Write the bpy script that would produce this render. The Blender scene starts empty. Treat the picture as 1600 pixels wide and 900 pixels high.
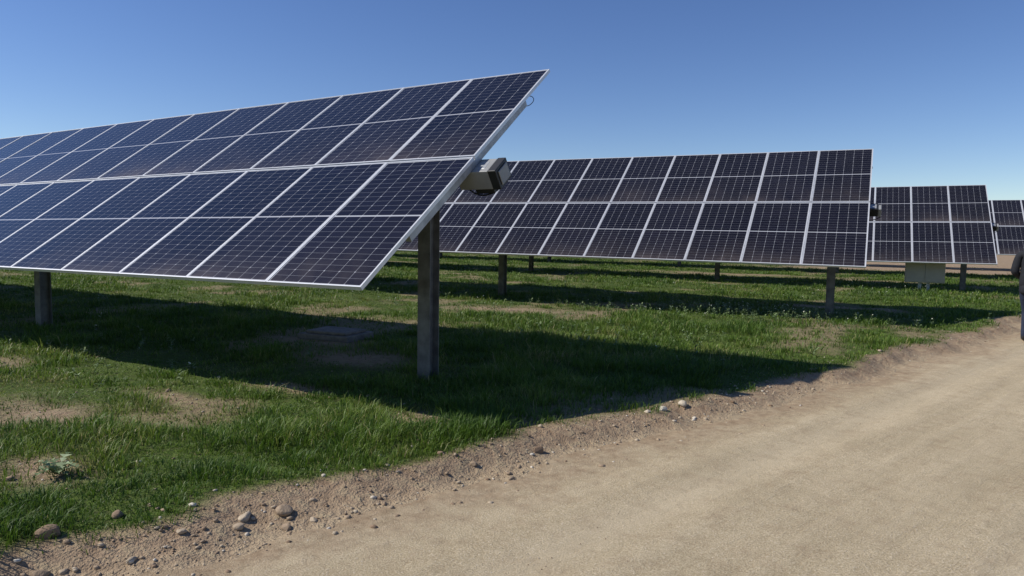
import bpy, math, random
import numpy as np
from mathutils import Vector, Matrix
random.seed(4); rng=np.random.default_rng(7)
S=bpy.context.scene; COL=S.collection

# ---------------------------------------------------------------- camera
f,p,r,a,h=1069.23,0.0778,0.0162,0.4891,1.60
F=np.array([-math.sin(a),math.cos(a),0]);R=np.array([math.cos(a),math.sin(a),0]);Z=np.array([0,0,1.])
fw=F*math.cos(p)-Z*math.sin(p);up=F*math.sin(p)+Z*math.cos(p)
R2=R*math.cos(r)+up*math.sin(r);U2=up*math.cos(r)-R*math.sin(r)
cd=bpy.data.cameras.new("camera");cam=bpy.data.objects.new("camera",cd);COL.objects.link(cam)
cd.lens=f/1600*36;cd.sensor_width=36;cd.clip_end=9000;cd.clip_start=0.05
M=Matrix([[R2[i],U2[i],-fw[i],0] for i in range(3)]+[[0,0,0,1]]);M.translation=Vector((0,0,h));cam.matrix_world=M
S.camera=cam
S.view_settings.view_transform='Standard';S.view_settings.look='None';S.view_settings.exposure=0

# ---------------------------------------------------------------- light
tosun=Vector((-0.95,-0.54,1.0)).normalized()
elev=math.asin(tosun.z)
W=bpy.data.worlds.new("World");S.world=W;W.use_nodes=True
nt=W.node_tree;bg=nt.nodes["Background"];sky=nt.nodes.new("ShaderNodeTexSky");sky.sky_type='NISHITA';sky.sun_disc=False
sky.sun_elevation=elev;sky.sun_rotation=math.atan2(tosun.x,tosun.y)%(2*math.pi)
sky.altitude=900;sky.air_density=1.0;sky.dust_density=0.1;sky.ozone_density=3.0
hs=nt.nodes.new("ShaderNodeHueSaturation");hs.inputs["Saturation"].default_value=1.16;hs.inputs["Hue"].default_value=.513
nt.links.new(sky.outputs[0],hs.inputs["Color"]);nt.links.new(hs.outputs[0],bg.inputs[0]);bg.inputs[1].default_value=0.112
sl=bpy.data.lights.new("sun",'SUN');sl.energy=5.0;sl.angle=math.radians(.5);sl.color=(1,.955,.87)
so=bpy.data.objects.new("sun",sl);COL.objects.link(so);so.rotation_euler=tosun.to_track_quat('Z','Y').to_euler()

# ---------------------------------------------------------------- helpers
class NT:
    def __init__(s,name):
        s.m=bpy.data.materials.new(name);s.m.use_nodes=True;s.t=s.m.node_tree;s.b=s.t.nodes["Principled BSDF"]
    def n(s,ty,**k):
        nd=s.t.nodes.new(ty)
        for q,v in k.items(): setattr(nd,q,v)
        return nd
    def l(s,x,y): s.t.links.new(x,y)
    def math(s,op,x,y=None,z=None,clamp=False):
        nd=s.n("ShaderNodeMath",operation=op,use_clamp=clamp)
        for i,v in enumerate((x,y,z)):
            if v is None: continue
            if isinstance(v,(int,float)): nd.inputs[i].default_value=v
            else: s.l(v,nd.inputs[i])
        return nd.outputs[0]
    def mix(s,fac,c1,c2,blend='MIX'):
        nd=s.n("ShaderNodeMix",data_type='RGBA',blend_type=blend)
        for i,v in ((0,fac),(6,c1),(7,c2)):
            if isinstance(v,(int,float)): nd.inputs[i].default_value=v
            elif isinstance(v,tuple): nd.inputs[i].default_value=(*v,1)
            else: s.l(v,nd.inputs[i])
        return nd.outputs[2]
    def noise(s,vec,scale,detail=4,rough=.55):
        nd=s.n("ShaderNodeTexNoise");nd.inputs["Scale"].default_value=scale;nd.inputs["Detail"].default_value=detail;nd.inputs["Roughness"].default_value=rough
        if vec is not None: s.l(vec,nd.inputs["Vector"])
        return nd.outputs["Fac"]
    def ramp(s,fac,stops):
        nd=s.n("ShaderNodeValToRGB");e=nd.color_ramp.elements
        while len(e)<len(stops): e.new(.5)
        for i,(q,c) in enumerate(stops): e[i].position=q;e[i].color=(*c,1) if len(c)==3 else c
        s.l(fac,nd.inputs[0]);return nd.outputs[0]
    def bump(s,hgt,strength,dist):
        nd=s.n("ShaderNodeBump");nd.inputs["Strength"].default_value=strength;nd.inputs["Distance"].default_value=dist
        s.l(hgt,nd.inputs["Height"]);s.l(nd.outputs[0],s.b.inputs["Normal"])
    def set(s,**k):
        for q,v in k.items():
            i=s.b.inputs[q.replace("_"," ")]
            if isinstance(v,tuple): v=(*v,1)
            i.default_value=v
def obj_coord(m): return m.n("ShaderNodeTexCoord").outputs["Object"]
def simple(name,col,rough=.5,metal=0,var=.25,scale=6,bump=0):
    m=NT(name);c=obj_coord(m);nz=m.noise(c,scale,5)
    d=tuple(x*(1-var) for x in col);e=tuple(min(1,x*(1+var)) for x in col)
    m.l(m.ramp(nz,[(.3,d),(.7,e)]),m.b.inputs["Base Color"]);m.set(Roughness=rough,Metallic=metal)
    if bump: m.bump(m.noise(c,scale*8,3),bump,.01)
    return m.m
def empty(name,loc=(0,0,0)):
    e=bpy.data.objects.new(name,None);e.location=loc;e.empty_display_size=.2;COL.objects.link(e);return e
def child(o,par):
    o.parent=par;o.matrix_parent_inverse=par.matrix_basis.inverted() if par.location.length else Matrix();return o
class MB:
    def __init__(s): s.v=[];s.f=[];s.mi=[];s.uv=[]
    def box(s,O,A,B,D,a0,a1,b0,b1,d0,d1,mi=0):
        k=len(s.v)
        for dd in (d0,d1):
            for aa,bb in ((a0,b0),(a1,b0),(a1,b1),(a0,b1)): s.v.append(O+A*aa+B*bb+D*dd)
        for q in ((0,3,2,1),(4,5,6,7),(0,1,5,4),(1,2,6,5),(2,3,7,6),(3,0,4,7)):
            s.f.append([k+i for i in q]);s.mi.append(mi);s.uv.append(((0,0),)*4)
    def quad(s,ps,uv=((0,0),(1,0),(1,1),(0,1)),mi=0):
        k=len(s.v);s.v+=ps;s.f.append([k,k+1,k+2,k+3]);s.mi.append(mi);s.uv.append(uv)
    def make(s,name,mats,par=None,bevel=0):
        me=bpy.data.meshes.new(name);me.from_pydata([tuple(v) for v in s.v],[],s.f)
        for m in mats: me.materials.append(m)
        me.polygons.foreach_set("material_index",s.mi)
        u=me.uv_layers.new(name="UVMap");u.data.foreach_set("uv",[c for q in s.uv for t in q for c in t])
        me.update();o=bpy.data.objects.new(name,me);COL.objects.link(o)
        if bevel:
            b=o.modifiers.new("bevel",'BEVEL');b.width=bevel;b.segments=2
        if par: child(o,par)
        return o
def tube(name,pts,rad,mat,par=None):
    cu=bpy.data.curves.new(name,'CURVE');cu.dimensions='3D';cu.bevel_depth=rad;cu.bevel_resolution=3
    sp=cu.splines.new('BEZIER');sp.bezier_points.add(len(pts)-1)
    for b,q in zip(sp.bezier_points,pts): b.co=q;b.handle_left_type=b.handle_right_type='AUTO'
    cu.materials.append(mat);o=bpy.data.objects.new(name,cu);COL.objects.link(o)
    if par: child(o,par)
    return o
def vn(x,y,s,seed=0):
    x=np.asarray(x)/s+seed*17.31;y=np.asarray(y)/s-seed*9.17
    xi=np.floor(x);yi=np.floor(y);u=x-xi;v=y-yi;u=u*u*(3-2*u);v=v*v*(3-2*v)
    def H(i,j):
        q=np.sin(i*127.1+j*311.7+seed*74.7)*43758.5453;return q-np.floor(q)
    return (H(xi,yi)*(1-u)+H(xi+1,yi)*u)*(1-v)+(H(xi,yi+1)*(1-u)+H(xi+1,yi+1)*u)*v
def fbm(x,y,s,seed=0,o=4):
    t=0;am=1;n=0
    for k in range(o): t=t+am*vn(x,y,s/2**k,seed+k);n+=am;am*=.5
    return t/n
def sst(x,e0,e1):
    t=np.clip((x-e0)/(e1-e0),0,1);return t*t*(3-2*t)

# ---------------------------------------------------------------- terrain
LD=np.array([.357,.934]);LN=np.array([.934,-.357]);L0=np.array([-3.45,1.56])
ROADW=7.6
def st(x,y):
    dx=x-L0[0];dy=y-L0[1];return dx*LD[0]+dy*LD[1], dx*LN[0]+dy*LN[1]
def offroad(x,y):          # >0 inside vegetated land, metres from road edge
    s,t=st(x,y);e=(fbm(s,t*0+3,1.1,5,3)-.5)*.55+(fbm(x,y,.35,8,2)-.5)*.25
    e=e+.24*sst(s,3.6,4.8)*(1-sst(s,12,16))+.06  # grass pushed out over this stretch of verge to deepen the near array's shadow
    return np.maximum(-(t)+e-.02, t-ROADW+e)
def height(x,y):
    d=offroad(x,y)
    g=sst(d,-.26,.10)
    far=1/(1+(np.hypot(x,y)/60)**2)
    hh=.085*g+g*(.11*(fbm(x,y,2.6,11,3)-.5)+.06*(fbm(x,y,.5,14,3)-.5))*far
    v=np.exp(-((d+.15)/.24)**2)
    hh=hh+v*.075*(fbm(x,y,.26,21,4)-.45)*far+(1-g)*.010*(fbm(x,y,1.4,31,2)-.5)*far
    return hh
BARE=[(-5.95,3.07,.75,.32),(-5.6,3.95,.45,.16),(-4.9,4.75,.5,.16),(-6.3,12.3,1.4,.5),(-5.5,6.3,.9,.5),(-4.6,2.3,.35,.22),(-5.9,29.7,4,1.0),(-1.0,16.9,1.2,.35),(-3.25,4.5,.25,.25),(-9.0,3.9,.7,.2),(-6.6,7.05,.75,.45)]
def veg(x,y):
    d=offroad(x,y)
    c=fbm(x,y,1.3,41,4);v=.42+.58*sst(c,.28,.46)
    for bx,by,sx,sy in BARE:
        v=v*(1-.92*np.exp(-(((x-bx)/sx)**2+((y-by)/sy)**2)**1.3*(1.8-1.6*fbm(x,y,.4,77,3))))
    v=v*sst(d,-.02,.20)
    v=v*(1-sst(y+ (fbm(x,y,4,50,3)-.5)*3,38.5,40.5)*sst(x,-6,-2))
    return v
def graded(lo,hi,step,far,g=1.13):
    c=list(np.arange(lo,hi,step));s=step
    while c[-1]<far: s*=g;c.append(c[-1]+s)
    s=step;b=[lo]
    while b[-1]>-far: s*=g;b.append(b[-1]-s)
    return np.array(b[:0:-1]+c)
def gridmesh(name,X,Y,Zc,mat,attrs={}):
    ny,nx=X.shape;co=np.stack([X,Y,Zc],-1).reshape(-1,3)
    i=np.arange(nx*ny).reshape(ny,nx);q=np.stack([i[:-1,:-1],i[:-1,1:],i[1:,1:],i[1:,:-1]],-1).reshape(-1,4)
    return rawmesh(name,co,q,mat,attrs)
def rawmesh(name,co,q,mat,attrs={},smooth=True):
    me=bpy.data.meshes.new(name);me.vertices.add(len(co));me.vertices.foreach_set("co",co.astype(np.float32).ravel())
    if isinstance(q,np.ndarray): loops=q.ravel();tot=np.full(len(q),q.shape[1])
    else: loops=np.concatenate([k.ravel() for k in q]);tot=np.concatenate([np.full(len(k),k.shape[1]) for k in q])
    me.loops.add(len(loops));me.loops.foreach_set("vertex_index",loops.astype(np.int32))
    me.polygons.add(len(tot));me.polygons.foreach_set("loop_start",np.concatenate([[0],np.cumsum(tot)[:-1]]).astype(np.int32));me.polygons.foreach_set("loop_total",tot.astype(np.int32))
    if smooth: me.polygons.foreach_set("use_smooth",np.ones(len(tot),dtype=bool))
    for k,v in attrs.items():
        at=me.attributes.new(k,'FLOAT','POINT');at.data.foreach_set("value",np.asarray(v,dtype=np.float32).ravel())
    me.update(calc_edges=True);me.validate()
    me.materials.append(mat);o=bpy.data.objects.new(name,me);COL.objects.link(o);return o

def attr(m,name):
    n=m.n("ShaderNodeAttribute",attribute_name=name);return n.outputs["Fac"]
DIRT=[(.28,(.17,.108,.062)),(.5,(.29,.20,.125)),(.75,(.44,.33,.215))]
# ground material
g=NT("soil_and_grass");c=obj_coord(g);ve=attr(g,"veg");rd=attr(g,"verge")
n1=g.noise(c,1.3,6);n2=g.noise(c,14,5);n3=g.noise(c,70,3)
dirt=g.ramp(n2,DIRT)
dirt=g.mix(g.math('MULTIPLY',n3,.35),dirt,(.45,.36,.26))
grassc=g.ramp(n2,[(.3,(.036,.062,.010)),(.6,(.080,.118,.022)),(.8,(.15,.155,.05))])
vf=g.math('MULTIPLY_ADD',g.math('SUBTRACT',n2,.5),.9,ve,clamp=True)
colr=g.mix(vf,dirt,grassc)
roadlike=g.ramp(n3,[(.3,(.36,.28,.175)),(.7,(.54,.44,.29))])
colr=g.mix(g.math('MULTIPLY',rd,g.math('MULTIPLY_ADD',n1,1.6,-.1,clamp=True)),colr,roadlike)
g.l(colr,g.b.inputs["Base Color"]);g.set(Roughness=.95);g.b.inputs["Specular IOR Level"].default_value=.15
g.bump(g.math('ADD',g.math('MULTIPLY',n2,1.0),g.math('MULTIPLY',n3,.5)),1.0,.035)
xs=graded(-17,7,.075,4500);ys=graded(.3,21,.075,4500)
X,Y=np.meshgrid(xs,ys);d=offroad(X,Y)
Zg=height(X,Y)-.035*sst(-d,.42,.7)
gridmesh("ground",X,Y,Zg,g.m,{"veg":veg(X,Y),"verge":sst(-d,.05,.50)})
# road
m=NT("compacted_gravel")
c=obj_coord(m);eg=attr(m,"edge");rt=attr(m,"rut")
mp=m.n("ShaderNodeMapping");mp.inputs["Rotation"].default_value=(0,0,math.atan2(.357,.934));mp.vector_type='POINT';m.l(c,mp.inputs["Vector"])
mp2=m.n("ShaderNodeMapping");mp2.inputs["Scale"].default_value=(1.0,.05,1);m.l(mp.outputs[0],mp2.inputs["Vector"])
tr=m.noise(mp2.outputs[0],4.5,7,.7);big=m.noise(c,.7,5,.6);mid=m.noise(c,9,6,.65);fine=m.noise(c,110,4,.75)
vo=m.n("ShaderNodeTexVoronoi");vo.inputs["Scale"].default_value=48;m.l(c,vo.inputs["Vector"])
col=m.ramp(tr,[(.38,(.41,.325,.195)),(.5,(.52,.42,.265)),(.62,(.63,.52,.345))])
col=m.mix(.45,col,m.ramp(mid,[(.3,(.37,.29,.175)),(.7,(.63,.52,.34))]))
col=m.mix(.45,col,m.ramp(fine,[(.38,(.22,.165,.10)),(.5,(.52,.42,.275)),(.64,(.86,.74,.55))]))
col=m.mix(m.math('MULTIPLY',m.math('LESS_THAN',vo.outputs["Distance"],.19),.55),col,m.ramp(vo.outputs["Color"],[(.3,(.20,.15,.10)),(.7,(.78,.69,.55))]))
col=m.mix(.5,col,m.ramp(big,[(.32,(.70,.69,.66)),(.62,(1,1,1))]),'MULTIPLY')
col=m.mix(m.math('MULTIPLY',rt,.28),col,(.60,.50,.345))
ef=m.math('MULTIPLY_ADD',m.math('SUBTRACT',m.noise(c,5,6,.7),.5),2.2,eg,clamp=True)
col=m.mix(m.math('MULTIPLY',ef,.75),col,m.ramp(m.noise(c,14,5),DIRT))
m.l(col,m.b.inputs["Base Color"]);m.set(Roughness=.95);m.b.inputs["Specular IOR Level"].default_value=.15
m.bump(m.math('ADD',m.math('MULTIPLY',mid,.7),m.math('ADD',m.math('MULTIPLY',fine,.6),m.math('MULTIPLY',tr,1.2))),.9,.018)
ss=graded(-3,24,.08,900);ss=ss[ss>-60];tt=np.arange(-.05,ROADW+.1,.075)
TT,SS=np.meshgrid(tt,ss);X=L0[0]+SS*LD[0]+TT*LN[0];Y=L0[1]+SS*LD[1]+TT*LN[1]
d=offroad(X,Y)
rutz=0;rutc=0
for c0 in (1.35,3.05,4.6,6.3):
    q=TT-c0-.18*(fbm(SS,SS*0+c0,6,91,2)-.5)*2
    rutz=rutz-.013*np.exp(-(q/.16)**2)+.007*np.exp(-((np.abs(q)-.28)/.09)**2);rutc=rutc+np.exp(-(q/.17)**2)
Zr=height(X,Y)+.004-.03*sst(d,-.40,-.12)+rutz*sst(-d,.4,.8)+.006*sst(-d,.4,.8)+.008*(fbm(X,Y,.5,97,3)-.5)*sst(-d,.4,.8)
gridmesh("dirt_road",X,Y,Zr,m.m,{"edge":1-sst(-d,.22,1.0),"rut":rutc})

# ---------------------------------------------------------------- grass
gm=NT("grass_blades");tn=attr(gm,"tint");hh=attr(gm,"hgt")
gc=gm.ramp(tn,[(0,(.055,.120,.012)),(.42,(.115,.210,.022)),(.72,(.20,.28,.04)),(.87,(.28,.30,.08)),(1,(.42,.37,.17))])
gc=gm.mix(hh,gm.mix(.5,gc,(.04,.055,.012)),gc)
gm.l(gc,gm.b.inputs["Base Color"]);gm.set(Roughness=.5);gm.b.inputs["Specular IOR Level"].default_value=.3
tr=gm.n("ShaderNodeBsdfTranslucent");gm.l(gc,tr.inputs[0]);mx=gm.n("ShaderNodeMixShader");mx.inputs[0].default_value=.36
gm.l(gm.b.outputs[0],mx.inputs[1]);gm.l(tr.outputs[0],mx.inputs[2]);gm.l(mx.outputs[0],gm.t.nodes["Material Output"].inputs[0])
def blades(x,y,hgt,wid,lean,az,tint):
    n=len(x);z=height(x,y)-.004
    dx=np.cos(az);dy=np.sin(az);ang=az+np.pi/2+rng.normal(0,.6,n);px=np.cos(ang)*wid/2;py=np.sin(ang)*wid/2
    V=np.zeros((n,5,3))
    V[:,0]=np.stack([x-px,y-py,z],-1);V[:,1]=np.stack([x+px,y+py,z],-1)
    mx_=x+dx*hgt*lean*.35;my_=y+dy*hgt*lean*.35;mz=z+hgt*.6
    V[:,2]=np.stack([mx_+px*.8,my_+py*.8,mz],-1);V[:,3]=np.stack([mx_-px*.8,my_-py*.8,mz],-1)
    V[:,4]=np.stack([x+dx*hgt*lean,y+dy*hgt*lean,z+hgt*(1-.25*lean)],-1)
    i=np.arange(n)[:,None]*5
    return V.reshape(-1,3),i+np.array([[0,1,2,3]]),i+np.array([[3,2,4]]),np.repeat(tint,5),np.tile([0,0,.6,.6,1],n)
NC=112000
uu=rng.random(NC);k=.3;r0,r1=2.0,75.
rr=(r0**k+uu*(r1**k-r0**k))**(1/k);th=(rng.random(NC)*2-1)*1.0
cx=-math.sin(a)*rr*np.cos(th)+math.cos(a)*rr*np.sin(th);cy=math.cos(a)*rr*np.cos(th)+math.sin(a)*rr*np.sin(th)
vg=veg(cx,cy);keep=rng.random(NC)<vg*1.05+.02*(offroad(cx,cy)>-.05);cx,cy,rr,vg=cx[keep],cy[keep],rr[keep],vg[keep]
NB=9
lush=.5*fbm(cx,cy,1.1,61,3)+.5*fbm(cx,cy,.3,66,2)
n=len(cx);bx=np.repeat(cx,NB);by=np.repeat(cy,NB);br=np.repeat(rr,NB);lu=np.repeat(lush,NB);vb=np.repeat(vg,NB)
az=rng.random(n*NB)*2*np.pi;sp=np.abs(rng.normal(0,1,n*NB))*(.040+.005*br)
bx=bx+np.cos(az)*sp;by=by+np.sin(az)*sp
hg=(.020+.105*sst(lu,.36,.70))*(.55+.9*rng.random(n*NB))*(.35+.65*vb);hg=hg*np.where(rng.random(n*NB)<.03,1.5,1)
wd=(.0026+.00058*br)*(.7+.6*rng.random(n*NB))
ln=.25+.75*rng.random(n*NB)
dry=sst(.6*fbm(cx,cy,2.2,83,3)+.4*fbm(cx,cy,.4,84,2),.50,.70)
ti=np.clip(np.repeat(.36+1.1*(fbm(cx,cy,.9,71,3)-.5)+rng.normal(0,.12,n)+.25*dry,NB)+rng.normal(0,.12,n*NB)+np.where(rng.random(n*NB)<.05,.5,0),0,1)
hg=hg*np.repeat(1-.45*dry,NB)
ok=offroad(bx,by)>-.06
P=blades(bx[ok],by[ok],hg[ok],wd[ok],ln[ok],az[ok],ti[ok])
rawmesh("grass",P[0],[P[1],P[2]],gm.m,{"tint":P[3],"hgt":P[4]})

# broad-leaf weeds + a few pale flower heads
wm=NT("weed_leaves");tn=attr(wm,"tint");wc=wm.ramp(tn,[(0,(.07,.12,.04)),(.6,(.14,.20,.07)),(.99,(.22,.27,.13)),(1,(.65,.66,.52))])
wm.l(wc,wm.b.inputs["Base Color"]);wm.set(Roughness=.6)
cents=[(-2.3,14.2,1.7,.7,420),(-3.6,9.5,1.2,.8,60),(-8.2,5.0,1.2,.8,30),(-9.5,12.5,3,1.5,120),(-4.5,19,4,2,160),(1.2,22.2,1.5,1,100)]
V=[];Q=[];T=[];kk=0
for (ax_,ay_,sx,sy,cnt) in cents:
    for _ in range(cnt):
        x=random.gauss(ax_,sx);y=random.gauss(ay_,sy)
        if float(offroad(np.array(x),np.array(y)))<.1: continue
        z=float(height(np.array(x),np.array(y)));H=random.uniform(.08,.20)
        az0=random.random()*6.28;lx=random.gauss(0,.05);ly=random.gauss(0,.05)
        def q(c,u,v,t):
            global kk
            V.extend([c-u-v,c+u-v,c+u+v,c-u+v]);Q.append([kk,kk+1,kk+2,kk+3]);T.extend([t]*4);kk+=4
        for j in range(2):
            aa=az0+j*1.57;q(np.array([x+lx/2,y+ly/2,z+H/2]),np.array([math.cos(aa)*.003,math.sin(aa)*.003,0]),np.array([lx/2,ly/2,H/2]),.4)
        for j in range(11):
            aa=random.random()*6.28;hz=random.uniform(.1,.95);L=random.uniform(.010,.026)
            dv=np.array([math.cos(aa)*L,math.sin(aa)*L,random.uniform(-.3,.8)*L]);w_=np.array([-math.sin(aa),math.cos(aa),0])*L*.35
            q(np.array([x+lx*hz,y+ly*hz,z+H*hz])+dv,w_,dv,random.uniform(.2,.95))
        if random.random()<.14:
            for j in range(2):
                cc=np.array([x+lx+random.gauss(0,.012),y+ly+random.gauss(0,.012),z+H+random.gauss(0,.008)]);aa=random.random()*3
                q(cc,np.array([math.cos(aa)*.006,math.sin(aa)*.006,.002]),np.array([-math.sin(aa)*.006,math.cos(aa)*.006,.005]),1)
rawmesh("weeds",np.array(V),np.array(Q),wm.m,{"tint":T},smooth=False)
# thistle rosette
V=[];Q=[];T=[];kk=0;tx,ty=-4.35,2.30;tz=float(height(np.array(tx),np.array(ty)))
for j in range(16):
    aa=j*2.4+random.uniform(-.2,.2);L=random.uniform(.10,.17);dirv=np.array([math.cos(aa),math.sin(aa),0]);sd=np.array([-math.sin(aa),math.cos(aa),0]);el=.25+.5*j/16
    nseg=7
    for i in range(nseg):
        for sgn in (-1,1):
            t0=i/nseg;t1=(i+1)/nseg
            P0=np.array([tx,ty,tz+.01])+dirv*L*t0+np.array([0,0,L*el*math.sin(t0*2.4)]);P1=np.array([tx,ty,tz+.01])+dirv*L*t1+np.array([0,0,L*el*math.sin(t1*2.4)])
            wm_=.028*math.sin(math.pi*min(1,.15+.85*(t0+.07)))
            tip=(P0+P1)/2+sgn*sd*wm_*(1.5 if i%2 else .8)+dirv*.008+np.array([0,0,.008])
            V+= [P0,P1,tip,(P0+tip)/2+sgn*sd*.002];Q.append([kk,kk+1,kk+2,kk+3]);T+=[.55+.3*random.random()]*4;kk+=4
rawmesh("thistle",np.array(V),np.array(Q),wm.m,{"tint":T},smooth=False)

# ---------------------------------------------------------------- stones
sm=NT("stone");tn=attr(sm,"tint");c=obj_coord(sm)
sc=sm.ramp(tn,[(0,(.22,.145,.09)),(.5,(.36,.27,.18)),(.85,(.48,.40,.29)),(1,(.64,.59,.50))])
sc=sm.mix(.5,sc,sm.ramp(sm.noise(c,45,4),[(.3,(.5,.47,.45)),(.7,(1,1,1))]),'MULTIPLY')
sm.l(sc,sm.b.inputs["Base Color"]);sm.set(Roughness=.9);sm.bump(sm.noise(c,80,4),.5,.01)
import bmesh
def ico(n_):
    bm=bmesh.new();bmesh.ops.create_icosphere(bm,subdivisions=n_,radius=1);V_=np.array([v.co for v in bm.verts]);F_=np.array([[v.index for v in f_.verts] for f_ in bm.faces]);bm.free();return V_,F_
IV,IF=ico(3);JV,JF=ico(1)
def stone(x,y,s,hi=False):
    B=IV if hi else JV
    v=B.copy()
    for _ in range(7 if hi else 4):
        nn=rng.normal(0,1,3);nn/=np.linalg.norm(nn);dd=v@nn;lim=rng.uniform(.55,.85);v=v-np.outer(np.maximum(dd-lim,0),nn)
    v=v*(1+rng.normal(0,.012 if hi else .05,(len(v),1)))
    v=v*np.array([rng.uniform(.9,1.35),rng.uniform(.65,1),rng.uniform(.5,.75)])*s
    t=rng.random()*6.28;c_,s_=math.cos(t),math.sin(t);v=v@np.array([[c_,s_,0],[-s_,c_,0],[0,0,1]])
    z=float(height(np.array(x),np.array(y)))
    return v+np.array([x,y,z+s*.22])
V=[];Q=[];T=[];kk=0
N=7500
s_=-.5+(rng.random(N)**1.5)*24; tt_=rng.normal(.28,.24,N)
loose=rng.random(N)<.30; tt_[loose]=np.abs(rng.normal(0,1.5,loose.sum()))
for i in range(N):
    x=L0[0]+s_[i]*LD[0]+tt_[i]*LN[0];y=L0[1]+s_[i]*LD[1]+tt_[i]*LN[1]
    s=min(.0022+rng.exponential(.0040),.025)
    if s_[i]>7: s*=.75
    if loose[i]: s=min(s,.0045)
    elif rng.random()<.03 and s_[i]<7: s=rng.uniform(.010,.022)
    v=stone(x,y,s);V.append(v);Q.append(JF+kk);kk+=len(v);T+= [rng.random()]*len(v)
for i in range(600):
    b=BARE[rng.integers(0,len(BARE))];x=rng.normal(b[0],b[2]);y=rng.normal(b[1],b[3])
    v=stone(x,y,.004+rng.exponential(.005));V.append(v);Q.append(JF+kk);kk+=len(v);T+= [rng.random()]*len(v)
rawmesh("gravel",np.concatenate(V),np.concatenate(Q),sm.m,{"tint":T},smooth=False)
for (x,y,s,t) in [(-3.50,1.80,.070,.1),(-3.45,2.12,.040,.15),(-3.30,1.66,.042,.3),(-3.17,1.64,.036,.6),(-2.98,2.53,.048,.8),(-2.92,2.44,.036,.6),(-2.84,2.68,.052,.45),(-2.74,2.60,.032,.4),(-2.68,2.74,.028,.7),(-1.62,5.95,.05,.95),(-1.50,6.2,.055,.9),(-1.70,5.75,.03,.9),(-1.36,6.05,.025,.95),(-2.1,4.4,.05,.05),(-.6,8.6,.05,.5),(.1,10.4,.05,.7),(-2.35,3.9,.03,.4),(-3.05,2.2,.03,.7)]:
    v=stone(x,y,s*.92,True);rawmesh("rock",v,IF,sm.m,{"tint":[t]*len(v)})

# ---------------------------------------------------------------- solar arrays
pm=NT("pv_glass");uvn=pm.n("ShaderNodeUVMap",uv_map="UVMap");sp=pm.n("ShaderNodeSeparateXYZ");pm.l(uvn.outputs[0],sp.inputs[0])
u=pm.math('FRACT',sp.outputs[0]);v=pm.math('FRACT',sp.outputs[1])
U=pm.math('MULTIPLY',pm.math('SUBTRACT',u,.012),6/.976)
vp=pm.math('ABSOLUTE',pm.math('SUBTRACT',v,.5))
Vv=pm.math('MULTIPLY',pm.math('SUBTRACT',vp,.0050),12/.488)
def edge(x):
    fr=pm.math('FRACT',x);return pm.math('MINIMUM',fr,pm.math('SUBTRACT',1.0,fr))
eu=pm.math('MULTIPLY',edge(U),.166);ev=pm.math('MULTIPLY',edge(Vv),.080);ev2=pm.math('MULTIPLY',edge(pm.math('MULTIPLY',Vv,.5)),.160)
lu_=pm.math('MULTIPLY',pm.math('LESS_THAN',eu,.0019),.75);lv_=pm.math('MULTIPLY',pm.math('LESS_THAN',ev,.0011),.6)
line=pm.math('MAXIMUM',lu_,lv_)
dia=pm.math('LESS_THAN',pm.math('ADD',eu,ev2),.0090)
out=pm.math('MAXIMUM',pm.math('MAXIMUM',pm.math('LESS_THAN',U,0.0),pm.math('GREATER_THAN',U,6.0)),pm.math('MAXIMUM',pm.math('LESS_THAN',Vv,0.0),pm.math('GREATER_THAN',Vv,12.0)))
mask=pm.math('MAXIMUM',pm.math('MAXIMUM',line,dia),out)
wn=pm.n("ShaderNodeTexWhiteNoise",noise_dimensions='3D');cmb=pm.n("ShaderNodeCombineXYZ")
pm.l(pm.math('FLOOR',pm.math('MULTIPLY',sp.outputs[0],6.0)),cmb.inputs[0]);pm.l(pm.math('FLOOR',pm.math('MULTIPLY',sp.outputs[1],24.0)),cmb.inputs[1]);pm.l(cmb.outputs[0],wn.inputs[0])
wn2=pm.n("ShaderNodeTexWhiteNoise",noise_dimensions='3D');cm2=pm.n("ShaderNodeCombineXYZ")
pm.l(pm.math('FLOOR',sp.outputs[0]),cm2.inputs[0]);pm.l(pm.math('FLOOR',sp.outputs[1]),cm2.inputs[1]);pm.l(cm2.outputs[0],wn2.inputs[0])
cell=pm.mix(wn2.outputs["Value"],(.0035,.0038,.0080),(.0065,.0065,.0125))
cell=pm.mix(pm.math('MULTIPLY',wn.outputs["Value"],.3),cell,(.012,.012,.024))
bb=pm.math('LESS_THAN',edge(pm.math('MULTIPLY',U,9.0)),.05)
cell=pm.mix(pm.math('MULTIPLY',bb,.08),cell,(.25,.26,.30))
colr=pm.mix(mask,cell,(.38,.39,.42))
c=obj_coord(pm);dn=pm.noise(c,1.1,6,.65);dn2=pm.noise(c,9,4,.6)
low=pm.math('POWER',pm.math('SUBTRACT',1.0,v),6.0)
dust=pm.math('MULTIPLY',pm.math('MULTIPLY_ADD',low,.45,.035),pm.math('MULTIPLY',pm.math('SUBTRACT',dn,.32,clamp=True),pm.math('MULTIPLY_ADD',dn2,1.0,.4)),clamp=True)
colr=pm.mix(dust,colr,(.36,.29,.25))
pm.l(colr,pm.b.inputs["Base Color"]);pm.l(pm.math('MULTIPLY_ADD',dust,1.2,.10,clamp=True),pm.b.inputs["Roughness"]);pm.set(IOR=1.27)
alu=simple("aluminium_frame",(.66,.67,.69),.42,.35,.08,3)
galv=simple("galvanised_steel",(.36,.37,.38),.5,.45,.22,9,.15)
back=simple("white_backsheet",(.62,.63,.64),.5,0,.05,2)
dark=simple("dark_plastic",(.02,.02,.022),.5,0,.2,8)
white=simple("painted_housing",(.27,.27,.265),.5,0,.12,6)
cabm=simple("cabinet_paint",(.36,.32,.25),.5,0,.08,4)
steel2=simple("post_steel",(.15,.148,.138),.65,.2,.35,7,.2)
w=1.05
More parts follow.
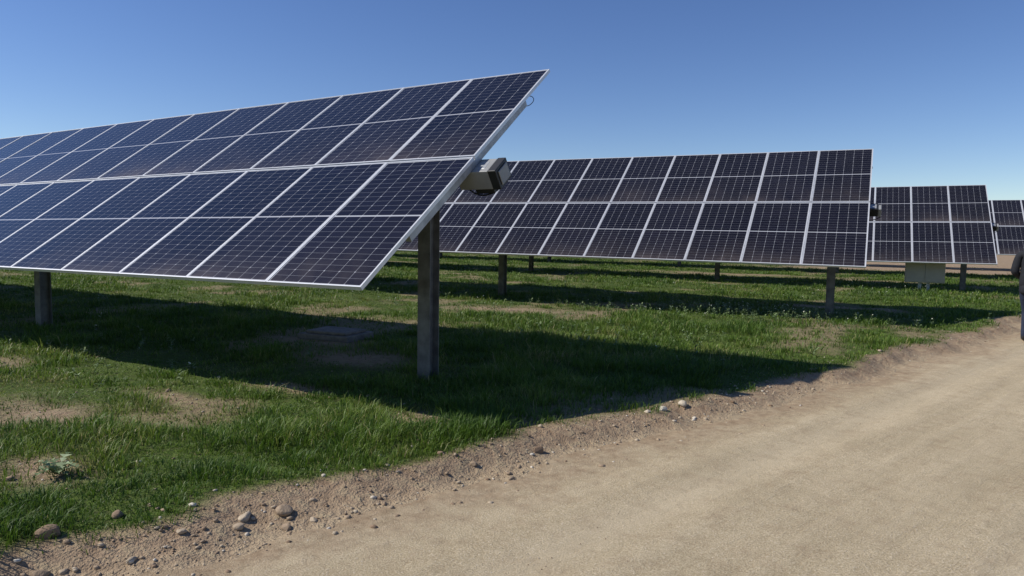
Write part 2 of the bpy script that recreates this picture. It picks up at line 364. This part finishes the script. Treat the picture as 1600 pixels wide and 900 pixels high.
def array(X0,Y0,Z0,t,yaw,slope,C,ncol,posts,near=False):
    E=empty("solar_panel_array",(X0,Y0,0))
    ax=np.array([math.cos(yaw),math.sin(yaw),slope]);ax/=np.linalg.norm(ax);pe=np.cross([0,0,1],ax);pe/=np.linalg.norm(pe);uv_=np.cross(ax,pe)
    cdir=pe*math.cos(t)+uv_*math.sin(t);nn=-pe*math.sin(t)+uv_*math.cos(t);O=np.array([X0,Y0,Z0])
    G=MB();Fm=MB();fr=.012;gp=.003
    rn=np.random.default_rng(int(Y0))
    for n in range(ncol):
        a0=-(n+1)*w+gp;a1=-n*w-gp
        for mrow,(b0,b1) in enumerate(((-C/2,-.014),(.014,C/2))):
            j=rn.normal(0,.0018,4)
            def P_(aa,bb,dd): return O+ax*aa+cdir*bb+nn*dd
            iu,iv=60-n,mrow
            G.quad([P_(a0+fr,b0+fr,-.004+j[0]),P_(a1-fr,b0+fr,-.004+j[1]),P_(a1-fr,b1-fr,-.004+j[1]),P_(a0+fr,b1-fr,-.004+j[0])],((iu+.001,iv+.001),(iu+.999,iv+.001),(iu+.999,iv+.999),(iu+.001,iv+.999)),0)
            G.quad([P_(a0+fr,b1-fr,-.012),P_(a1-fr,b1-fr,-.012),P_(a1-fr,b0+fr,-.012),P_(a0+fr,b0+fr,-.012)],mi=1)
            Fm.box(O,ax,cdir,nn,a0,a0+fr,b0,b1,-.036,0)
            Fm.box(O,ax,cdir,nn,a1-fr,a1,b0,b1,-.036,0)
            Fm.box(O,ax,cdir,nn,a0+fr,a1-fr,b0,b0+fr,-.0358,-.0004)
            Fm.box(O,ax,cdir,nn,a0+fr,a1-fr,b1-fr,b1,-.0358,-.0004)
            for q in (-.3,0,.3):
                Fm.box(O,ax,cdir,nn,(a0+a1)/2+q-.03,(a0+a1)/2+q+.03,(b0+b1)/2-.04,(b0+b1)/2+.04,-.034,-.014,1)
    G.make("panels",[pm.m,back],E);Fm.make("frames",[alu,dark],E)
    Sx=MB();L=ncol*w
    for n in range(ncol+1):
        a_=min(max(-n*w,-L+.03),-.035)
        Sx.box(O,ax,cdir,nn,a_-.03,a_+.03,-1.25,1.25,-.098,-.038)
    Sx.make("purlins",[galv],E)
    T_=MB();T_.box(O,ax,cdir,nn,-L-.15,.12,-.07,.07,-.242,-.100);T_.make("torque_tube",[galv],E,.01)
    D=MB()
    if near:
        D.box(O,ax,cdir,nn,-.20,.17,-.12,.12,-.30,-.102,0)
        D.box(O,ax,cdir,nn,.172,.26,-.125,.125,-.305,-.097,1)
        D.box(O,ax,cdir,nn,.262,.275,-.09,.09,-.275,-.127,0)
        D.box(O,ax,cdir,nn,-.05,.16,-.10,.06,-.36,-.302,1)
    else:
        D.box(O,ax,cdir,nn,-.20,.14,-.10,.10,-.28,-.102,1)
        D.box(O,ax,cdir,nn,.142,.20,-.075,.075,-.30,-.12,0)
    D.make("end_housing",[white,dark],E,.012)
    cc=O+nn*-.34
    tube("cable",[tuple(cc+ax*.2+pe*-.02),tuple(cc+ax*.12+np.array([0,0,-.05])),tuple(cc+ax*-.05+np.array([0,0,-.08])),tuple(cc+ax*-.22+np.array([0,0,-.0]))],.008,dark,E)
    e=O+cdir*1.40+nn*-.05
    tube("cable",[tuple(e+ax*-.1),tuple(e+ax*-.01+nn*-.04+cdir*.03),tuple(e+ax*-.02+nn*-.08-cdir*.06),tuple(e+ax*-.1+nn*-.06-cdir*.12)],.004,dark,E)
    Pm=MB()
    AX=np.array([1,0,0.]);AY=np.array([0,1.,0]);AZ=np.array([0,0,1.])
    for k in posts:
        c_=O+ax*(-k)+pe*.10;base=float(height(np.array(c_[0]),np.array(c_[1])))
        top=c_[2]-.16;B0=np.array([c_[0],c_[1]+.03,base])
        H=top-base;w2,dp,th_=.075,.085,.008
        Pm.box(B0,AX,AY,AZ,-w2,w2,-dp,-dp+th_,-.3,H)
        Pm.box(B0,AX,AY,AZ,-w2,w2,dp-th_,dp,-.3,H)
        Pm.box(B0,AX,AY,AZ,-th_/2,th_/2,-dp+th_,dp-th_,-.3,H)
        for q in (.08,.16,.24):
            for sg in (-.045,.045): Pm.box(B0,AX,AY,AZ,sg-.01,sg+.01,-dp-.010,-dp-.001,H-q-.01,H-q+.01,1)
        Pm.box(B0,AX,AY,AZ,-.05,.05,-.12,.12,H+.002,H+.03,0)
        Pm.box(O+ax*(-k),ax,cdir,nn,-.045,.045,-.11,.11,-.262,-.244,0)
        Pm.box(O+ax*(-k),ax,cdir,nn,-.045,.045,-.11,-.073,-.2435,-.10,0)
        Pm.box(O+ax*(-k),ax,cdir,nn,-.045,.045,.073,.11,-.2435,-.10,0)
    Pm.make("posts",[steel2,dark],E)
    return O,ax,cdir,nn
C=3.94
ps=[.62+7.45*i for i in range(6)]
array(-3.4411,5.6516,2.34,.6275,-.0241,.0091,C,40,ps,True)
array(-.1714,14.9387,2.34,.6522,.0115,-.0047,C,40,ps)
array(3.0062,25.2381,2.22,.674,.0141,.0053,C,44,ps)
array(6.45,35.4,2.3,.64,.0,.0,C,48,ps+[.62+7.45*6])
array(10.2,45.6,2.3,.64,.0,.0,C,48,ps+[.62+7.45*6])

# ---------------------------------------------------------------- slab & cabinet
conc=simple("weathered_concrete",(.17,.15,.13),.9,0,.3,12,.4)
E=empty("concrete_slab",(-6.78,7.4,0));z0=float(height(np.array(-6.78),np.array(7.4)))
b=MB();AX=np.array([1,.1,0.]);AY=np.array([-.1,1.,0]);AZ=np.array([0,0,1.]);O=np.array([-6.78,7.4,z0])
b.box(O,AX,AY,AZ,-.42,.42,-.32,.32,-.1,.07);b.make("base",[conc],E,.01)
b=MB();b.box(O,AX,AY,AZ,-.34,.34,-.25,.25,.072,.11);b.make("lid",[conc],E,.012)
E=empty("electrical_cabinet",(1.30,24.3,0));O=np.array([1.30,24.3,0.05]);AX=np.array([1,0,0.]);AY=np.array([0,1.,0])
b=MB();b.box(O,AX,AY,AZ,-.52,.52,-.18,.18,.30,1.15);b.make("body",[cabm],E,.01)
b=MB();b.box(O,AX,AY,AZ,-.50,-.01,-.196,-.182,.33,1.12);b.box(O,AX,AY,AZ,.01,.50,-.196,-.182,.33,1.12);b.make("doors",[cabm],E,.004)
b=MB();b.box(O,AX,AY,AZ,-.56,.56,-.24,.22,1.152,1.18);b.make("roof",[cabm],E,.004)
b=MB()
for q in (-.16,.06): b.box(O,AX,AY,AZ,q,q+.09,-.05,.05,-.3,.298)
b.box(O,AX,AY,AZ,-.03,-.015,-.21,-.198,.75,.85);b.make("legs",[galv],E)

# ---------------------------------------------------------------- person
def skin(name,verts,edges,mats,par,root=0,sub=2):
    me=bpy.data.meshes.new(name);me.from_pydata([v[0] for v in verts],edges,[]);o=bpy.data.objects.new(name,me);COL.objects.link(o)
    sk=o.modifiers.new("skin",'SKIN');sk.use_smooth_shade=True
    for i,v in enumerate(verts):
        rr_=v[1];me.skin_vertices[0].data[i].radius=rr_ if isinstance(rr_,tuple) else (rr_,rr_)
        me.skin_vertices[0].data[i].use_root=(i==root)
    sb=o.modifiers.new("sub",'SUBSURF');sb.levels=sub;sb.render_levels=sub
    dg=bpy.context.evaluated_depsgraph_get();ev=bpy.data.meshes.new_from_object(o.evaluated_get(dg))
    o.modifiers.clear();o.data=ev;ev.materials.clear()
    for m_ in mats: ev.materials.append(m_)
    for pl in ev.polygons: pl.use_smooth=True
    o.parent=par;return o
jack=simple("navy_jacket",(.008,.009,.014),.85,0,.3,20,.3);jean=simple("denim",(.014,.022,.05),.85,0,.35,40,.3)
skinm=simple("skin",(.42,.25,.18),.55,0,.08,10);hair=simple("hair",(.025,.018,.012),.7,0,.3,60,.5);shoe=simple("shoe",(.03,.03,.035),.6,0,.2,20);sole=simple("sole",(.55,.55,.53),.7,0,.1,20)
px_,py_=2.20,13.52
E=empty("person",(0,0,0))
vs=[((0,0,.95),(.165,.115)),((0,.01,1.12),(.175,.12)),((0,.02,1.30),(.19,.125)),((0,.01,1.42),(.13,.09)),((0,.02,1.50),(.058,.058)),((0,.035,1.56),(.058,.06)),((0,.045,1.63),(.078,.095)),((0,.04,1.70),(.076,.092)),((0,.03,1.755),(.05,.06)),
 ((-.185,0,1.41),.07),((-.235,-.04,1.13),.062),((-.17,.18,1.04),.048),((-.12,.26,1.07),.028),((-.10,.31,1.09),(.036,.018)),
 ((.185,0,1.41),.07),((.235,-.04,1.13),.062),((.17,.18,1.04),.048),((.12,.26,1.07),.028),((.10,.31,1.09),(.036,.018)),
 ((-.085,.02,.86),.098),((-.075,.16,.50),.062),((-.075,.12,.12),.046),((-.08,.14,.055),.042),((-.08,.27,.04),(.042,.03)),
 ((.10,-.02,.86),.098),((.10,-.08,.50),.062),((.10,-.30,.15),.046),((.10,-.31,.07),.042),((.10,-.18,.035),(.042,.03))]
ed=[(0,1),(1,2),(2,3),(3,4),(4,5),(5,6),(6,7),(7,8),(3,9),(9,10),(10,11),(11,12),(12,13),(3,14),(14,15),(15,16),(16,17),(17,18),(0,19),(19,20),(20,21),(21,22),(22,23),(0,24),(24,25),(25,26),(26,27),(27,28)]
body=skin("body",vs,ed,[jack,jean,skinm,hair,shoe,sole],E)
for pl in body.data.polygons:
    c_=pl.center;mi=0
    if c_.z<.87: mi=1
    if c_.z<.10: mi=4
    if c_.z<.022: mi=5
    if c_.z>1.49: mi=2
    if c_.z>1.60 and (c_.y<.06 or c_.z>1.70): mi=3
    if c_.y>.235 and .9<c_.z<1.3 and abs(c_.x)<.16: mi=2
    pl.material_index=mi
for sx in (-1,1):
    for j,(off,ln_) in enumerate(((-.027,.055),(-.009,.066),(.009,.062),(.026,.048))):
        skin("finger",[((sx*.10,.30,1.09+off*.8),.010),((sx*.09,.32+ln_*.35,1.09+off),.009),((sx*.07,.32+ln_*.7,1.085+off),.008),((sx*.045,.32+ln_*.8,1.08+off),.007)],[(0,1),(1,2),(2,3)],[skinm],E,sub=1)
    skin("thumb",[((sx*.10,.275,1.11),.012),((sx*.085,.285,1.145),.010),((sx*.065,.31,1.155),.009)],[(0,1),(1,2)],[skinm],E,sub=1)
    skin("ear",[((sx*.078,.035,1.655),(.010,.018)),((sx*.086,.03,1.63),(.010,.02)),((sx*.08,.035,1.605),(.008,.012))],[(0,1),(1,2)],[skinm],E,sub=1)
    skin("eye",[((sx*.03,.128,1.655),.010),((sx*.034,.129,1.655),.010)],[(0,1)],[dark],E,sub=1)
skin("nose",[((0,.125,1.66),.010),((0,.15,1.625),.014)],[(0,1)],[skinm],E,sub=1)
skin("mouth",[((-.02,.132,1.585),.006),((0,.138,1.583),.008),((.02,.132,1.585),.006)],[(0,1),(1,2)],[simple("lips",(.35,.14,.12),.5)],E,sub=1)
skin("jacket_hem",[((0,0,.76),(.175,.135)),((0,.0,.85),(.18,.135)),((0,.0,.98),(.18,.13))],[(0,1),(1,2)],[jack],E)
skin("collar",[((0,.015,1.455),(.085,.08)),((0,.02,1.505),(.072,.072))],[(0,1)],[jack],E)
E.location=(px_,py_,float(height(np.array(px_),np.array(py_))));E.rotation_euler=(0,0,-math.radians(18))
bpy.context.view_layer.update()
